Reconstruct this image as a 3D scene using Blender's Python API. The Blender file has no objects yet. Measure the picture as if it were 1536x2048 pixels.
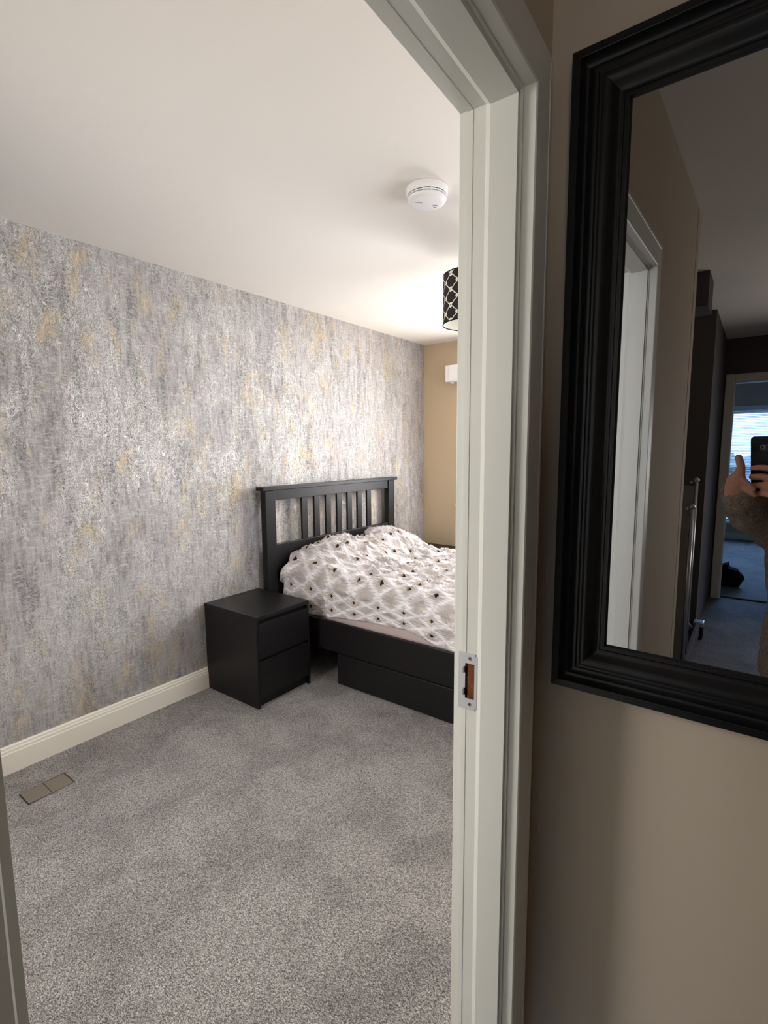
import bpy, bmesh, math, random
from mathutils import Vector, Matrix, noise
random.seed(7)
PI = math.pi
SC = bpy.context.scene
COL = SC.collection

# ------------------------------------------------------------------ camera
YAW, PIT, ROL, CAMH, FPX = .6379, .1217, -.007, 1.4563, 1013.0
Fv = Vector((math.cos(YAW)*math.cos(PIT), math.sin(YAW)*math.cos(PIT), -math.sin(PIT)))
Rv = Vector((math.sin(YAW), -math.cos(YAW), 0))
Uv = Rv.cross(Fv)
R2 = Rv*math.cos(ROL) + Uv*math.sin(ROL)
U2 = Uv*math.cos(ROL) - Rv*math.sin(ROL)
cd = bpy.data.cameras.new('camera'); cam = bpy.data.objects.new('camera', cd); COL.objects.link(cam)
m = Matrix((R2, U2, -Fv)).transposed().to_4x4(); m.translation = Vector((0, 0, CAMH))
cam.matrix_world = m
cd.sensor_width = 36; cd.lens = FPX/2048*36; cd.clip_start = .004; cd.clip_end = 200
SC.camera = cam

# ------------------------------------------------------------------ world, lights, exposure
w = bpy.data.worlds.new('sky'); SC.world = w; w.use_nodes = True
nt = w.node_tree; nt.nodes.clear()
bg = nt.nodes.new('ShaderNodeBackground'); ow = nt.nodes.new('ShaderNodeOutputWorld')
bg.inputs[0].default_value = (.46, .68, 1, 1); bg.inputs[1].default_value = 4.6
nt.links.new(bg.outputs[0], ow.inputs[0])

def area(name, loc, direc, sx, sy, power, color):
    ld = bpy.data.lights.new(name, 'AREA'); ld.shape = 'RECTANGLE'; ld.size = sx; ld.size_y = sy
    ld.energy = power; ld.color = color
    o = bpy.data.objects.new(name, ld); COL.objects.link(o); o.location = loc
    o.rotation_euler = Vector(direc).to_track_quat('-Z', 'Z').to_euler()
    return o
# daylight entering by the bedroom window and the far room's window (the sky they look out on); side, left and landing lamps are added fill
area('bedroom_window_daylight', (4.235, 1.35, 1.46), (-1, 0, -.08), 1.86, 1.02, 106, (1.0, .95, .90))
area('bedroom_side_added_fill', (2.75, -.83, 1.50), (0, 1, .10), 1.70, 1.05, 28, (1.0, .97, .95))
lw_ = area('bedroom_left_added_fill', (-.62, 1.93, 1.45), (1, -.55, -.38), 1.25, 1.05, 36, (1.0, .97, .94)); lw_.data.spread = 2.1
area('landing_added_fill', (-3.36, -1.36, 1.25), (1, .20, -.06), .80, 1.1, 27, (1.0, .94, .87))
area('far_window_sky', (-10.3, -.06, 3.7), (1, 0, -.75), 3.0, 2.5, 2600, (.30, .55, 1.0))
fp = area('far_window_portal', (-8.10, -.06, 1.16), (1, 0, 0), 1.95, 1.75, 10, (1, 1, 1)); fp.data.cycles.is_portal = True
SC.view_settings.view_transform = 'Standard'; SC.view_settings.look = 'None'
SC.view_settings.gamma = 1; SC.view_settings.use_curve_mapping = False
SC.view_settings.exposure = .0
SC.cycles.max_bounces = 12; SC.cycles.diffuse_bounces = 6; SC.cycles.glossy_bounces = 6
SC.cycles.sample_clamp_indirect = 6

# ------------------------------------------------------------------ helpers
HY = .0252                                            # the door wall stands 1.4 degrees off the bedroom's axes
HM = Matrix.Rotation(HY, 4, 'Z')

def srgb(r, g, b):
    f = lambda c: (c/255/12.92) if c <= 10.3 else ((c/255+.055)/1.055)**2.4
    return (f(r), f(g), f(b), 1)

class N:
    """tiny node helper"""
    def __init__(s, mat): s.nt = mat.node_tree; s.ns = s.nt.nodes
    def new(s, t, **k):
        n = s.ns.new(t)
        for a, v in k.items(): setattr(n, a, v)
        return n
    def link(s, a, b): s.nt.links.new(a, b)
    def math(s, op, a, b=None, c=None, clamp=False):
        n = s.ns.new('ShaderNodeMath'); n.operation = op; n.use_clamp = clamp
        for i, v in enumerate((a, b, c)):
            if v is None: continue
            if isinstance(v, (int, float)): n.inputs[i].default_value = v
            else: s.link(v, n.inputs[i])
        return n.outputs[0]
    def mix(s, fac, a, b):
        n = s.ns.new('ShaderNodeMix'); n.data_type = 'RGBA'
        if isinstance(fac, (int, float)): n.inputs[0].default_value = fac
        else: s.link(fac, n.inputs[0])
        for i, v in ((6, a), (7, b)):
            if isinstance(v, tuple): n.inputs[i].default_value = v
            else: s.link(v, n.inputs[i])
        return n.outputs[2]
    def noise(s, vec, scale, detail=3, rough=.5, dist=0):
        n = s.ns.new('ShaderNodeTexNoise'); n.inputs['Scale'].default_value = scale
        n.inputs['Detail'].default_value = detail; n.inputs['Roughness'].default_value = rough
        n.inputs['Distortion'].default_value = dist
        if vec is not None: s.link(vec, n.inputs['Vector'])
        return n.outputs['Fac']
    def ramp(s, v, lo, hi):
        n = s.ns.new('ShaderNodeMapRange'); n.clamp = True
        n.inputs[1].default_value = lo; n.inputs[2].default_value = hi
        s.link(v, n.inputs[0]); return n.outputs[0]
    def coords(s, kind='Object', scale=(1, 1, 1), loc=(0, 0, 0), rot=(0, 0, 0)):
        tc = s.ns.new('ShaderNodeTexCoord'); mp = s.ns.new('ShaderNodeMapping')
        mp.inputs['Scale'].default_value = scale; mp.inputs['Location'].default_value = loc
        mp.inputs['Rotation'].default_value = rot
        s.link(tc.outputs[kind], mp.inputs[0]); return mp.outputs[0]
    def bump(s, h, strength, dist, bs, prev=None):
        n = s.ns.new('ShaderNodeBump'); n.inputs['Strength'].default_value = strength
        n.inputs['Distance'].default_value = dist; s.link(h, n.inputs['Height'])
        if prev is not None: s.link(prev, n.inputs['Normal'])
        if bs is not None: s.link(n.outputs[0], bs.inputs['Normal'])
        return n.outputs[0]

def mat(name, col, rough=.5, metal=0, spec=.5, bump=None, var=None):
    m = bpy.data.materials.new(name); m.use_nodes = True
    n = N(m); bs = m.node_tree.nodes['Principled BSDF']
    bs.inputs['Base Color'].default_value = col; bs.inputs['Roughness'].default_value = rough
    bs.inputs['Metallic'].default_value = metal; bs.inputs['Specular IOR Level'].default_value = spec
    if bump:
        sc, st, dist = bump; v = n.coords()
        n.bump(n.noise(v, sc, 4), st, dist, bs)
    if var:
        sc, amt = var; v = n.coords()
        f = n.ramp(n.noise(v, sc, 4), .3, .7)
        c2 = tuple(min(1, c*(1-amt)) for c in col[:3]) + (1,)
        n.link(n.mix(f, c2, col), bs.inputs['Base Color'])
    return m

def obj(name, bm, material, parent=None, smooth=False, hall=False):
    if hall: bmesh.ops.transform(bm, matrix=HM, verts=bm.verts)
    me = bpy.data.meshes.new(name); bm.normal_update(); bm.to_mesh(me); bm.free()
    if smooth:
        for p in me.polygons: p.use_smooth = True
    me.materials.append(material)
    o = bpy.data.objects.new(name, me); COL.objects.link(o)
    if parent is not None:
        o.parent = parent; o.matrix_parent_inverse = parent.matrix_world.inverted()
    return o

def tag(o, label, cat, group=None, kind=None):
    if label: o['label'] = label
    if cat: o['category'] = cat
    if group: o['group'] = group
    if kind: o['kind'] = kind
    return o

def empty(name, loc, label, cat, group=None):
    o = bpy.data.objects.new(name, None); COL.objects.link(o); o.location = loc
    o.empty_display_size = .05
    bpy.context.view_layer.update()
    o.matrix_world = Matrix.Translation(loc)
    return tag(o, label, cat, group)

def struct(name, bm, material, parent=None, hall=False, smooth=False):
    o = obj(name, bm, material, parent, smooth, hall)
    if parent is None: o['kind'] = 'structure'
    return o

def box(bm, x0, x1, y0, y1, z0, z1, bev=0, seg=2):
    x0, x1 = min(x0, x1), max(x0, x1); y0, y1 = min(y0, y1), max(y0, y1); z0, z1 = min(z0, z1), max(z0, z1)
    vs = [bm.verts.new(p) for p in ((x0,y0,z0),(x1,y0,z0),(x1,y1,z0),(x0,y1,z0),(x0,y0,z1),(x1,y0,z1),(x1,y1,z1),(x0,y1,z1))]
    fs = [bm.faces.new([vs[i] for i in q]) for q in ((3,2,1,0),(4,5,6,7),(0,1,5,4),(1,2,6,5),(2,3,7,6),(3,0,4,7))]
    if bev:
        es = list({e for f in fs for e in f.edges})
        bmesh.ops.bevel(bm, geom=es, offset=bev, segments=seg, affect='EDGES', profile=.5)
    return bm

def B(*a, **k):
    bm = bmesh.new(); box(bm, *a, **k); return bm

def cyl(bm, p0, p1, r0, r1=None, seg=24, caps=True):
    r1 = r0 if r1 is None else r1
    p0, p1 = Vector(p0), Vector(p1); d = (p1-p0); L = d.length
    q = d.to_track_quat('Z', 'Y').to_matrix().to_4x4(); q.translation = (p0+p1)/2
    bmesh.ops.create_cone(bm, cap_ends=caps, cap_tris=False, segments=seg, radius1=r0, radius2=r1, depth=L, matrix=q)
    return bm

def ball(bm, c, r, sc=(1, 1, 1), seg=16, rot=None):
    M = Matrix.Translation(c)
    if rot is not None: M = M @ rot
    M = M @ Matrix.Diagonal((r*sc[0], r*sc[1], r*sc[2], 1))
    bmesh.ops.create_uvsphere(bm, u_segments=seg, v_segments=max(6, seg//2), radius=1, matrix=M)
    return bm

def lathe(bm, c, prof, seg=48, axis='Z'):
    rings = []
    for r, z in prof:
        rings.append([bm.verts.new((c[0]+r*math.cos(2*PI*i/seg), c[1]+r*math.sin(2*PI*i/seg), c[2]+z)) for i in range(seg)])
    for a, b in zip(rings, rings[1:]):
        for i in range(seg):
            bm.faces.new((a[i], a[(i+1) % seg], b[(i+1) % seg], b[i]))
    return bm

def prism(bm, pts, lo, hi, axis):
    """extrude a closed 2-D outline along an axis. axis 2: pts are (x,y)"""
    def P(p, t):
        if axis == 2: return (p[0], p[1], t)
        if axis == 0: return (t, p[0], p[1])
        return (p[0], t, p[1])
    a = [bm.verts.new(P(p, lo)) for p in pts]; b = [bm.verts.new(P(p, hi)) for p in pts]
    n = len(pts)
    bm.faces.new(a[::-1]); bm.faces.new(b)
    for i in range(n): bm.faces.new((a[i], a[(i+1) % n], b[(i+1) % n], b[i]))
    bmesh.ops.recalc_face_normals(bm, faces=bm.faces)
    return bm

def side_strip(bm, prof, rect, side, place):
    """one mitred side of a moulded frame. prof: (inset, height). rect: (a0,a1,b0,b1). place(a,b,h)->xyz"""
    a0, a1, b0, b1 = rect
    A, Bq = [], []
    for d, hgt in prof:
        c = [(a0+d, b0+d), (a1-d, b0+d), (a1-d, b1-d), (a0+d, b1-d)]
        p, q = c[side], c[(side+1) % 4]
        A.append(bm.verts.new(place(p[0], p[1], hgt))); Bq.append(bm.verts.new(place(q[0], q[1], hgt)))
    for i in range(len(prof)-1):
        bm.faces.new((A[i], Bq[i], Bq[i+1], A[i+1]))
    return bm

# ------------------------------------------------------------------ materials
M = {}
M['ceil'] = mat('ceiling_paint', srgb(232, 226, 218), .9, spec=.1, bump=(220, .05, .001))
M['beige'] = mat('beige_wall_paint', srgb(186, 166, 138), .85, spec=.15, bump=(260, .06, .001))
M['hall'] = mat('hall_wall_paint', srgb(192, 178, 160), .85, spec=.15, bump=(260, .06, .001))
M['trim'] = mat('trim_gloss_paint', srgb(214, 214, 206), .42, spec=.4, bump=(60, .05, .001))
M['base'] = mat('baseboard_paint', srgb(228, 222, 208), .5, spec=.3)
M['gap'] = mat('joint_shadow', srgb(90, 88, 84), .9, spec=0)
M['white'] = mat('white_plastic', srgb(232, 230, 230), .45, spec=.35)
M['slot'] = mat('dark_slot', srgb(70, 64, 68), .8, spec=0)
M['mirror'] = mat('mirror_silver', (.62, .63, .65, 1), .0, metal=1)
M['steel'] = mat('brushed_steel', srgb(205, 204, 208), .35, metal=.55)
M['screw'] = mat('screw_steel', srgb(150, 150, 152), .35, metal=.8)
M['rawwood'] = mat('raw_mortise_wood', srgb(128, 74, 48), .8, spec=.1, var=(60, .5))
M['slate'] = mat('shade_darkened_slate', srgb(88, 84, 84), .85, spec=.15)  # darkness of the unlit hall end put into the colour
M['taupe'] = mat('taupe_register_paint', srgb(116, 108, 96), .5, spec=.3)
M['sheet'] = mat('pinkish_bed_sheet', srgb(190, 172, 168), .9, spec=.1, bump=(90, .25, .003))
def thin_glass():
    m = bpy.data.materials.new('window_glass'); m.use_nodes = True; n = N(m); n.ns.remove(m.node_tree.nodes['Principled BSDF'])
    t = n.new('ShaderNodeBsdfTransparent'); t.inputs[0].default_value = (.96, .98, .97, 1)
    g = n.new('ShaderNodeBsdfGlossy'); g.inputs['Roughness'].default_value = 0
    fr = n.new('ShaderNodeFresnel'); fr.inputs[0].default_value = 1.45
    mx = n.new('ShaderNodeMixShader'); n.link(fr.outputs[0], mx.inputs[0]); n.link(t.outputs[0], mx.inputs[1]); n.link(g.outputs[0], mx.inputs[2])
    n.link(mx.outputs[0], n.ns['Material Output'].inputs[0]); return m
M['glass'] = thin_glass()
M['blind'] = mat('blind_slat_white', srgb(226, 230, 236), .6, spec=.2)
M['screen'] = mat('grey_panel', srgb(128, 126, 122), .7, spec=.2)
M['postmetal'] = mat('bright_post_metal', srgb(190, 195, 205), .3, metal=.85)
M['bag'] = mat('black_cloth', srgb(24, 22, 26), .95, spec=.05)
M['phone'] = mat('phone_case', srgb(40, 40, 50), .5, spec=.4)
M['lens'] = mat('phone_lens_glass', srgb(12, 12, 16), .08, spec=.8)
M['skin'] = mat('skin', srgb(240, 180, 152), .55, spec=.3, bump=(180, .15, .0015), var=(30, .15))
M['skin'].node_tree.nodes['Principled BSDF'].inputs['Subsurface Weight'].default_value = 0
M['hair'] = mat('dark_hair', srgb(52, 38, 30), .6, spec=.3, bump=(150, .5, .003))
M['jeans'] = mat('dark_trousers', srgb(40, 44, 58), .85, spec=.1, bump=(300, .2, .001))
M['shoe'] = mat('black_slipper', srgb(36, 34, 36), .7, spec=.2)
M['cable'] = mat('dark_wood_inner', srgb(18, 17, 18), .8, spec=.1)

def black_wood(name, c, axis_scale, rg=.38, sp=.22):
    m = bpy.data.materials.new(name); m.use_nodes = True; n = N(m); bs = m.node_tree.nodes['Principled BSDF']
    v = n.coords(scale=axis_scale)
    f = n.ramp(n.noise(v, 9, 5, .6), .35, .7)
    n.link(n.mix(f, c, tuple(x*1.5 for x in c[:3])+(1,)), bs.inputs['Base Color'])
    bs.inputs['Roughness'].default_value = rg; bs.inputs['Specular IOR Level'].default_value = sp
    n.bump(f, .06, .001, bs)
    return m
M['black'] = black_wood('black_brown_stain', srgb(22, 20, 21), (1, 1, 12))
M['blackx'] = black_wood('black_brown_stain_crosswise', srgb(22, 20, 21), (1, 12, 12))
M['frame'] = mat('black_frame_lacquer', srgb(17, 17, 20), .38, spec=.5)

# --- wallpaper: grey-lilac ground with vertical scratches, slate patches and metallic gold crackle
def wallpaper():
    m = bpy.data.materials.new('metallic_crackle_wallpaper'); m.use_nodes = True
    n = N(m); bs = m.node_tree.nodes['Principled BSDF']
    C = lambda sx, sz, o: n.coords(scale=(sx, 1, sz), loc=(o, o*.37, o*1.7))
    def lev(v, at, wd): return n.ramp(n.math('ABSOLUTE', n.math('SUBTRACT', v, at)), wd, wd*.25)
    big = n.noise(C(1, .35, 1), 4, 3, .6)
    base = n.mix(n.ramp(big, .35, .65), srgb(150, 146, 146), srgb(168, 163, 163))
    # broken vertical brush lines
    vl = n.noise(C(1, .13, 3), 70, 4, .75, .3)
    base = n.mix(n.math('MULTIPLY', n.ramp(vl, .50, .64), .70), base, srgb(112, 107, 108))
    base = n.mix(n.math('MULTIPLY', n.ramp(vl, .47, .34), .50), base, srgb(196, 192, 190))
    # short horizontal scratches
    hl = n.noise(C(.25, 1, 8), 110, 4, .75, .4)
    base = n.mix(n.math('MULTIPLY', n.ramp(hl, .53, .65), .62), base, srgb(206, 201, 197))
    base = n.mix(n.math('MULTIPLY', n.ramp(hl, .46, .33), .35), base, srgb(118, 114, 116))
    # slate / plum dashes stacked in vertical runs
    run = n.ramp(n.noise(C(1, .22, 5), 13, 3, .65, .2), .545, .62)
    brk = n.ramp(n.noise(C(.55, 1.3, 6), 85, 4, .75, .8), .42, .56)
    dk = n.math('MULTIPLY', run, brk)
    dkc = n.mix(n.ramp(n.noise(C(1, 1, 7), 2.5, 1), .42, .58), srgb(88, 78, 88), srgb(88, 96, 100))
    base = n.mix(n.math('MULTIPLY', dk, .80), base, dkc)
    run2 = n.ramp(n.noise(C(1, .30, 12), 22, 3, .65, .2), .56, .64)
    base = n.mix(n.math('MULTIPLY', n.math('MULTIPLY', run2, brk), .60), base, srgb(112, 100, 92))
    # crackle: thin curly level lines of warped noise
    l1 = lev(n.noise(C(1, .75, 2), 38, 3, .65, 2.2), .5, .030)
    l2 = lev(n.noise(C(1, .40, 9), 30, 4, .7, 1.2), .52, .024)
    l3 = lev(n.noise(C(.6, 1, 4), 60, 3, .7, 2.5), .48, .030)
    lines = n.math('MAXIMUM', n.math('MAXIMUM', l1, l2), l3)
    reg = n.ramp(n.noise(C(1, .4, 10), 4.5, 3, .65), .42, .58)
    lines = n.math('MULTIPLY', lines, n.math('ADD', n.math('MULTIPLY', reg, .75), .25))
    # gold blooms
    gz = n.ramp(n.noise(C(1, .5, 4.3), 8.5, 3, .65, .4), .60, .68)
    gt = n.ramp(n.noise(C(1, .6, 6.1), 70, 4, .75, 1.4), .46, .56)
    gold = n.math('MULTIPLY', gz, gt)
    gz2 = n.ramp(n.noise(C(1, .5, 4.3), 8.5, 3, .65, .4), .52, .64)
    warm = n.mix(gz2, srgb(232, 228, 220), srgb(234, 216, 178))
    base = n.mix(n.math('MULTIPLY', lines, .75), base, warm)
    base = n.mix(n.math('MULTIPLY', gold, .65), base, srgb(218, 196, 158))
    n.link(base, bs.inputs['Base Color'])
    met = n.math('MAXIMUM', n.math('MULTIPLY', lines, .9), n.math('MULTIPLY', gold, .6))
    n.link(n.math('MAXIMUM', met, .06), bs.inputs['Metallic'])
    n.link(n.math('SUBTRACT', .60, n.math('MULTIPLY', lines, .22)), bs.inputs['Roughness'])
    bs.inputs['Specular IOR Level'].default_value = .35
    hgt = n.math('ADD', n.math('MULTIPLY', lines, 1.1), n.math('ADD', n.math('MULTIPLY', vl, 1.2), n.math('MULTIPLY', hl, .8)))
    n.bump(hgt, .7, .0022, bs)
    return m
M['paper'] = wallpaper()

def carpet(name, lo, hi):
    m = bpy.data.materials.new(name); m.use_nodes = True
    n = N(m); bs = m.node_tree.nodes['Principled BSDF']
    V = n.coords(); V2 = n.coords(rot=(0, 0, .7), scale=(1, .55, 1))
    sp = n.noise(V2, 300, 2, .65, 1.2)
    sp2 = n.noise(V, 620, 1, .6)
    mid = n.noise(V, 95, 2, .6)
    tone = n.noise(V, 3.2, 5, .68, .5)
    f = n.math('ADD', n.math('MULTIPLY', n.ramp(sp, .40, .60), .70), n.math('MULTIPLY', n.ramp(sp2, .3, .7), .30))
    c = n.mix(f, lo, hi)
    c = n.mix(n.math('MULTIPLY', n.ramp(mid, .52, .70), .30), c, lo)
    c = n.mix(n.math('MULTIPLY', n.ramp(tone, .42, .60), .26), c, tuple(x*.5 for x in lo[:3])+(1,))
    n.link(c, bs.inputs['Base Color'])
    bs.inputs['Roughness'].default_value = .95; bs.inputs['Specular IOR Level'].default_value = .05
    b1 = n.bump(sp, 1, .012, None)
    n.bump(mid, .6, .010, bs, b1)
    return m
M['carpet'] = carpet('grey_twist_carpet', srgb(74, 72, 72), srgb(240, 234, 229))
M['carpet2'] = carpet('grey_hall_carpet', srgb(92, 92, 96), srgb(185, 184, 188))

def fleece():
    m = mat('curly_fleece', srgb(150, 130, 116), .95, spec=.05)
    n = N(m); bs = m.node_tree.nodes['Principled BSDF']; v = n.coords()
    f = n.noise(v, 110, 3, .7, 1.5)
    n.link(n.mix(n.ramp(f, .35, .65), srgb(128, 108, 96), srgb(212, 190, 172)), bs.inputs['Base Color'])
    n.bump(f, 1, .012, bs)
    bs.inputs['Sheen Weight'].default_value = .4
    return m
M['fleece'] = fleece()

def duvet_mat():
    m = bpy.data.materials.new('diamond_print_cotton'); m.use_nodes = True
    n = N(m); bs = m.node_tree.nodes['Principled BSDF']
    uv = n.new('ShaderNodeUVMap').outputs[0]
    sep = n.new('ShaderNodeSeparateXYZ'); n.link(uv, sep.inputs[0])
    PX, PY = .105, .185                                        # half-drop diamonds: across the bed, along the bed
    def lattice(ox, oy):
        u = n.math('SUBTRACT', n.math('FRACT', n.math('ADD', n.math('DIVIDE', sep.outputs[0], PX), ox)), .5)
        v = n.math('SUBTRACT', n.math('FRACT', n.math('ADD', n.math('DIVIDE', sep.outputs[1], PY), oy)), .5)
        return u, v
    def tri(u, v):                                             # the little hourglass diamond: half dark, half gold
        a = n.math('ABSOLUTE', u); b = n.math('ABSOLUTE', v)
        d = n.math('ADD', n.math('MULTIPLY', a, 1/.130), n.math('MULTIPLY', b, 1/.100))
        ins = n.math('LESS_THAN', d, 1)
        side = n.math('LESS_THAN', v, .02)
        line = n.math('MULTIPLY', n.math('LESS_THAN', a, .022), n.math('LESS_THAN', b, .30))
        return ins, side, line, n.math('ADD', a, b)
    u1, v1 = lattice(0, 0); u2, v2 = lattice(.5, .5)
    i1, s1, l1, d1 = tri(u1, v1); i2, s2, l2, d2 = tri(u2, v2)
    # ikat: feathered zig-zag edge
    saw = n.math('ABSOLUTE', n.math('SUBTRACT', n.math('FRACT', n.math('MULTIPLY', sep.outputs[0], 105)), .5))
    jag = n.math('ADD', d1, n.math('MULTIPLY', n.math('SUBTRACT', saw, .25), .26))
    wob = n.noise(uv, 26, 3, .6)
    jag = n.math('ADD', jag, n.math('MULTIPLY', n.math('SUBTRACT', wob, .5), .22))
    edge = n.math('ABSOLUTE', n.math('SUBTRACT', jag, .5))
    wht = n.math('MULTIPLY', n.ramp(edge, .150, .050), .82)
    # soft stripes inside
    st = n.noise(n.coords('UV', scale=(260, 14, 1)), 1, 2, .6)
    inner = n.mix(n.ramp(st, .35, .65), srgb(184, 174, 174), srgb(220, 212, 212))
    inner2 = n.mix(n.ramp(n.math('MINIMUM', d1, d2), .10, .36), srgb(188, 178, 172), inner)
    c = n.mix(wht, inner2, srgb(246, 242, 244))
    ln = l1
    c = n.mix(n.math('MULTIPLY', ln, .8), c, srgb(240, 235, 235))
    ins = i1
    side = n.math('MULTIPLY', i1, s1)
    c = n.mix(ins, c, srgb(176, 148, 112))
    c = n.mix(side, c, srgb(44, 36, 40))
    n.link(c, bs.inputs['Base Color'])
    bs.inputs['Roughness'].default_value = .85; bs.inputs['Specular IOR Level'].default_value = .12
    b = n.bump(n.noise(n.coords(scale=(2.2, .45, 1)), 22, 4, .65, .9), 1, .030, None)
    n.bump(n.noise(n.coords(), 500, 2), .12, .001, bs, b)
    return m
M['duvet'] = duvet_mat()

def shade_mat():
    m = bpy.data.materials.new('trellis_print_shade'); m.use_nodes = True
    n = N(m); bs = m.node_tree.nodes['Principled BSDF']
    sep = n.new('ShaderNodeSeparateXYZ'); n.link(n.new('ShaderNodeUVMap').outputs[0], sep.inputs[0])
    U = n.math('MULTIPLY', sep.outputs[0], 2*PI*10); Vv = n.math('MULTIPLY', sep.outputs[1], 2*PI*3.2)
    F = n.math('ADD', n.math('COSINE', U), n.math('COSINE', Vv))
    F = n.math('ADD', F, n.math('MULTIPLY', n.math('MULTIPLY', n.math('COSINE', n.math('MULTIPLY', U, 3)), n.math('COSINE', n.math('MULTIPLY', Vv, 3))), .28))
    band = n.math('LESS_THAN', n.math('ABSOLUTE', F), .22)
    n.link(n.mix(band, srgb(28, 25, 25), srgb(236, 232, 222)), bs.inputs['Base Color'])
    bs.inputs['Roughness'].default_value = .85
    return m
M['shade'] = shade_mat()
M['liner'] = mat('shade_liner', srgb(226, 222, 208), .7)

# ------------------------------------------------------------------ room shell
W, X1, H = 2.6736, 4.2677, 2.4515
XM = .9010                                           # hall face of the mirror wall
struct('floor', B(-.9, X1+.1, .30, W+.1, -.06, 0), M['carpet'])
struct('floor_side', B(1.02, X1+.1, -.95, .30, -.06, 0), M['carpet'])
struct('floor_hall', B(-4.02, 1.02, -2.5, .30, -.06, -.0005), M['carpet2'])
struct('floor_recess', B(-4.02, -.9, .30, 1.6, -.06, -.0005), M['carpet2'])
struct('floor_far_room', B(-8.1, -4.02, -1.9, 1.9, -.06, 0), M['carpet2'])
struct('ceiling', B(-8.2, X1+.1, -2.6, W+.1, H, H+.06), M['ceil'])
struct('wall_back', B(-.9, X1+.1, W, W+.1, 0, H), M['paper'])
bm = bmesh.new(); box(bm, -.75, -.65, .40, 1.27, 0, H); box(bm, -.75, -.65, 2.59, W, 0, H); box(bm, -.75, -.65, 1.27, 2.59, 0, .90); box(bm, -.75, -.65, 1.27, 2.59, 2.0, H)
struct('wall_bedroom_left', bm, M['beige'])
bm = bmesh.new()
for a in ((1.27, 1.32, .90, 2.0), (2.54, 2.59, .90, 2.0), (1.32, 2.54, .90, .95), (1.32, 2.54, 1.95, 2.0), (1.90, 1.96, .95, 1.95)): box(bm, -.73, -.68, *a)
w5 = struct('added_window_5', bm, M['trim'])  # unseen window, added to go with the left fill lamp
obj('pane', B(-.707, -.703, 1.32, 2.54, .95, 1.95), M['glass'], w5)  # glass of the added window
bm = bmesh.new(); box(bm, 1.02, 1.84, -.95, -.85, 0, H); box(bm, 3.66, X1, -.95, -.85, 0, H); box(bm, 1.84, 3.66, -.95, -.85, 0, .92); box(bm, 1.84, 3.66, -.95, -.85, 2.08, H)
struct('wall_bedroom_right', bm, M['beige'])
bm = bmesh.new()
for a in ((1.84, 1.89, .92, 2.08), (3.61, 3.66, .92, 2.08), (1.89, 3.61, .92, .97), (1.89, 3.61, 2.03, 2.08), (2.72, 2.78, .97, 2.03)): box(bm, a[0], a[1], -.93, -.88, a[2], a[3])
w4 = struct('added_window_4', bm, M['trim'])  # window out of view, added so more fill reaches the bedroom
obj('pane', B(1.89, 3.61, -.907, -.903, .97, 2.03), M['glass'], w4)  # glass of the added window
# beige wall with the window opening
WY0, WY1, WZ0, WZ1 = .42, 2.30, .95, 2.05
bm = bmesh.new()
box(bm, X1, X1+.12, WY1, W, 0, H); box(bm, X1, X1+.12, -.95, WY0, 0, H)
box(bm, X1, X1+.12, WY0, WY1, 0, WZ0); box(bm, X1, X1+.12, WY0, WY1, WZ1, H)
struct('wall_right', bm, M['beige'])
# mirror wall
struct('wall_mirror', B(XM, 1.02, -.95, .33, 0, H), M['hall'])
# door wall (hall frame), built round the opening
Y0, Y1 = .296, .385
XL, XJ, HD = .078, .783, 1.9802
XEND = -.79
bm = bmesh.new()
box(bm, XJ+.012, 1.08, Y0, Y1-.004, 0, H); box(bm, XEND, XL-.012, Y0, Y1-.004, 0, H); box(bm, XL-.012, XJ+.012, Y0, Y1-.004, HD+.012, H)
struct('wall_door', bm, M['hall'], hall=True)
struct('wall_recess_side', B(-.88, -.79, .275, 1.6, 0, H), M['hall'])
# hall left side, landing, far door wall
bm = bmesh.new(); box(bm, -.9, XM, -.86, -.76, 0, H); box(bm, -1.0, -.9, -2.5, -.76, 0, H)
struct('wall_hall_side', bm, M['hall'])
struct('wall_landing', B(-3.5, -.9, -2.6, -2.5, 0, H), M['hall'])
bm = bmesh.new(); box(bm, -3.5, -3.4, -2.5, -1.85, 0, H); box(bm, -3.5, -3.4, -.87, -.76, 0, H)
box(bm, -3.5, -3.4, -1.85, -.87, 0, .6); box(bm, -3.5, -3.4, -1.85, -.87, 1.9, H); box(bm, -4.0, -3.4, -.86, -.76, 0, H)
struct('wall_landing_added_window_side', bm, M['hall'])
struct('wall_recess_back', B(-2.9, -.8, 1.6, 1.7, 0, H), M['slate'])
# recess: pier whose face looks back at the mirror, then the wall to the far door
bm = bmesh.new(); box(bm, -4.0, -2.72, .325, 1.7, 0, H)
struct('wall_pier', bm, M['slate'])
struct('trim_2', B(-1.98, -1.72, .30, 1.6, 2.26, H), M['slate'])['label'] = 'bulkhead under the recess ceiling'
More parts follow.
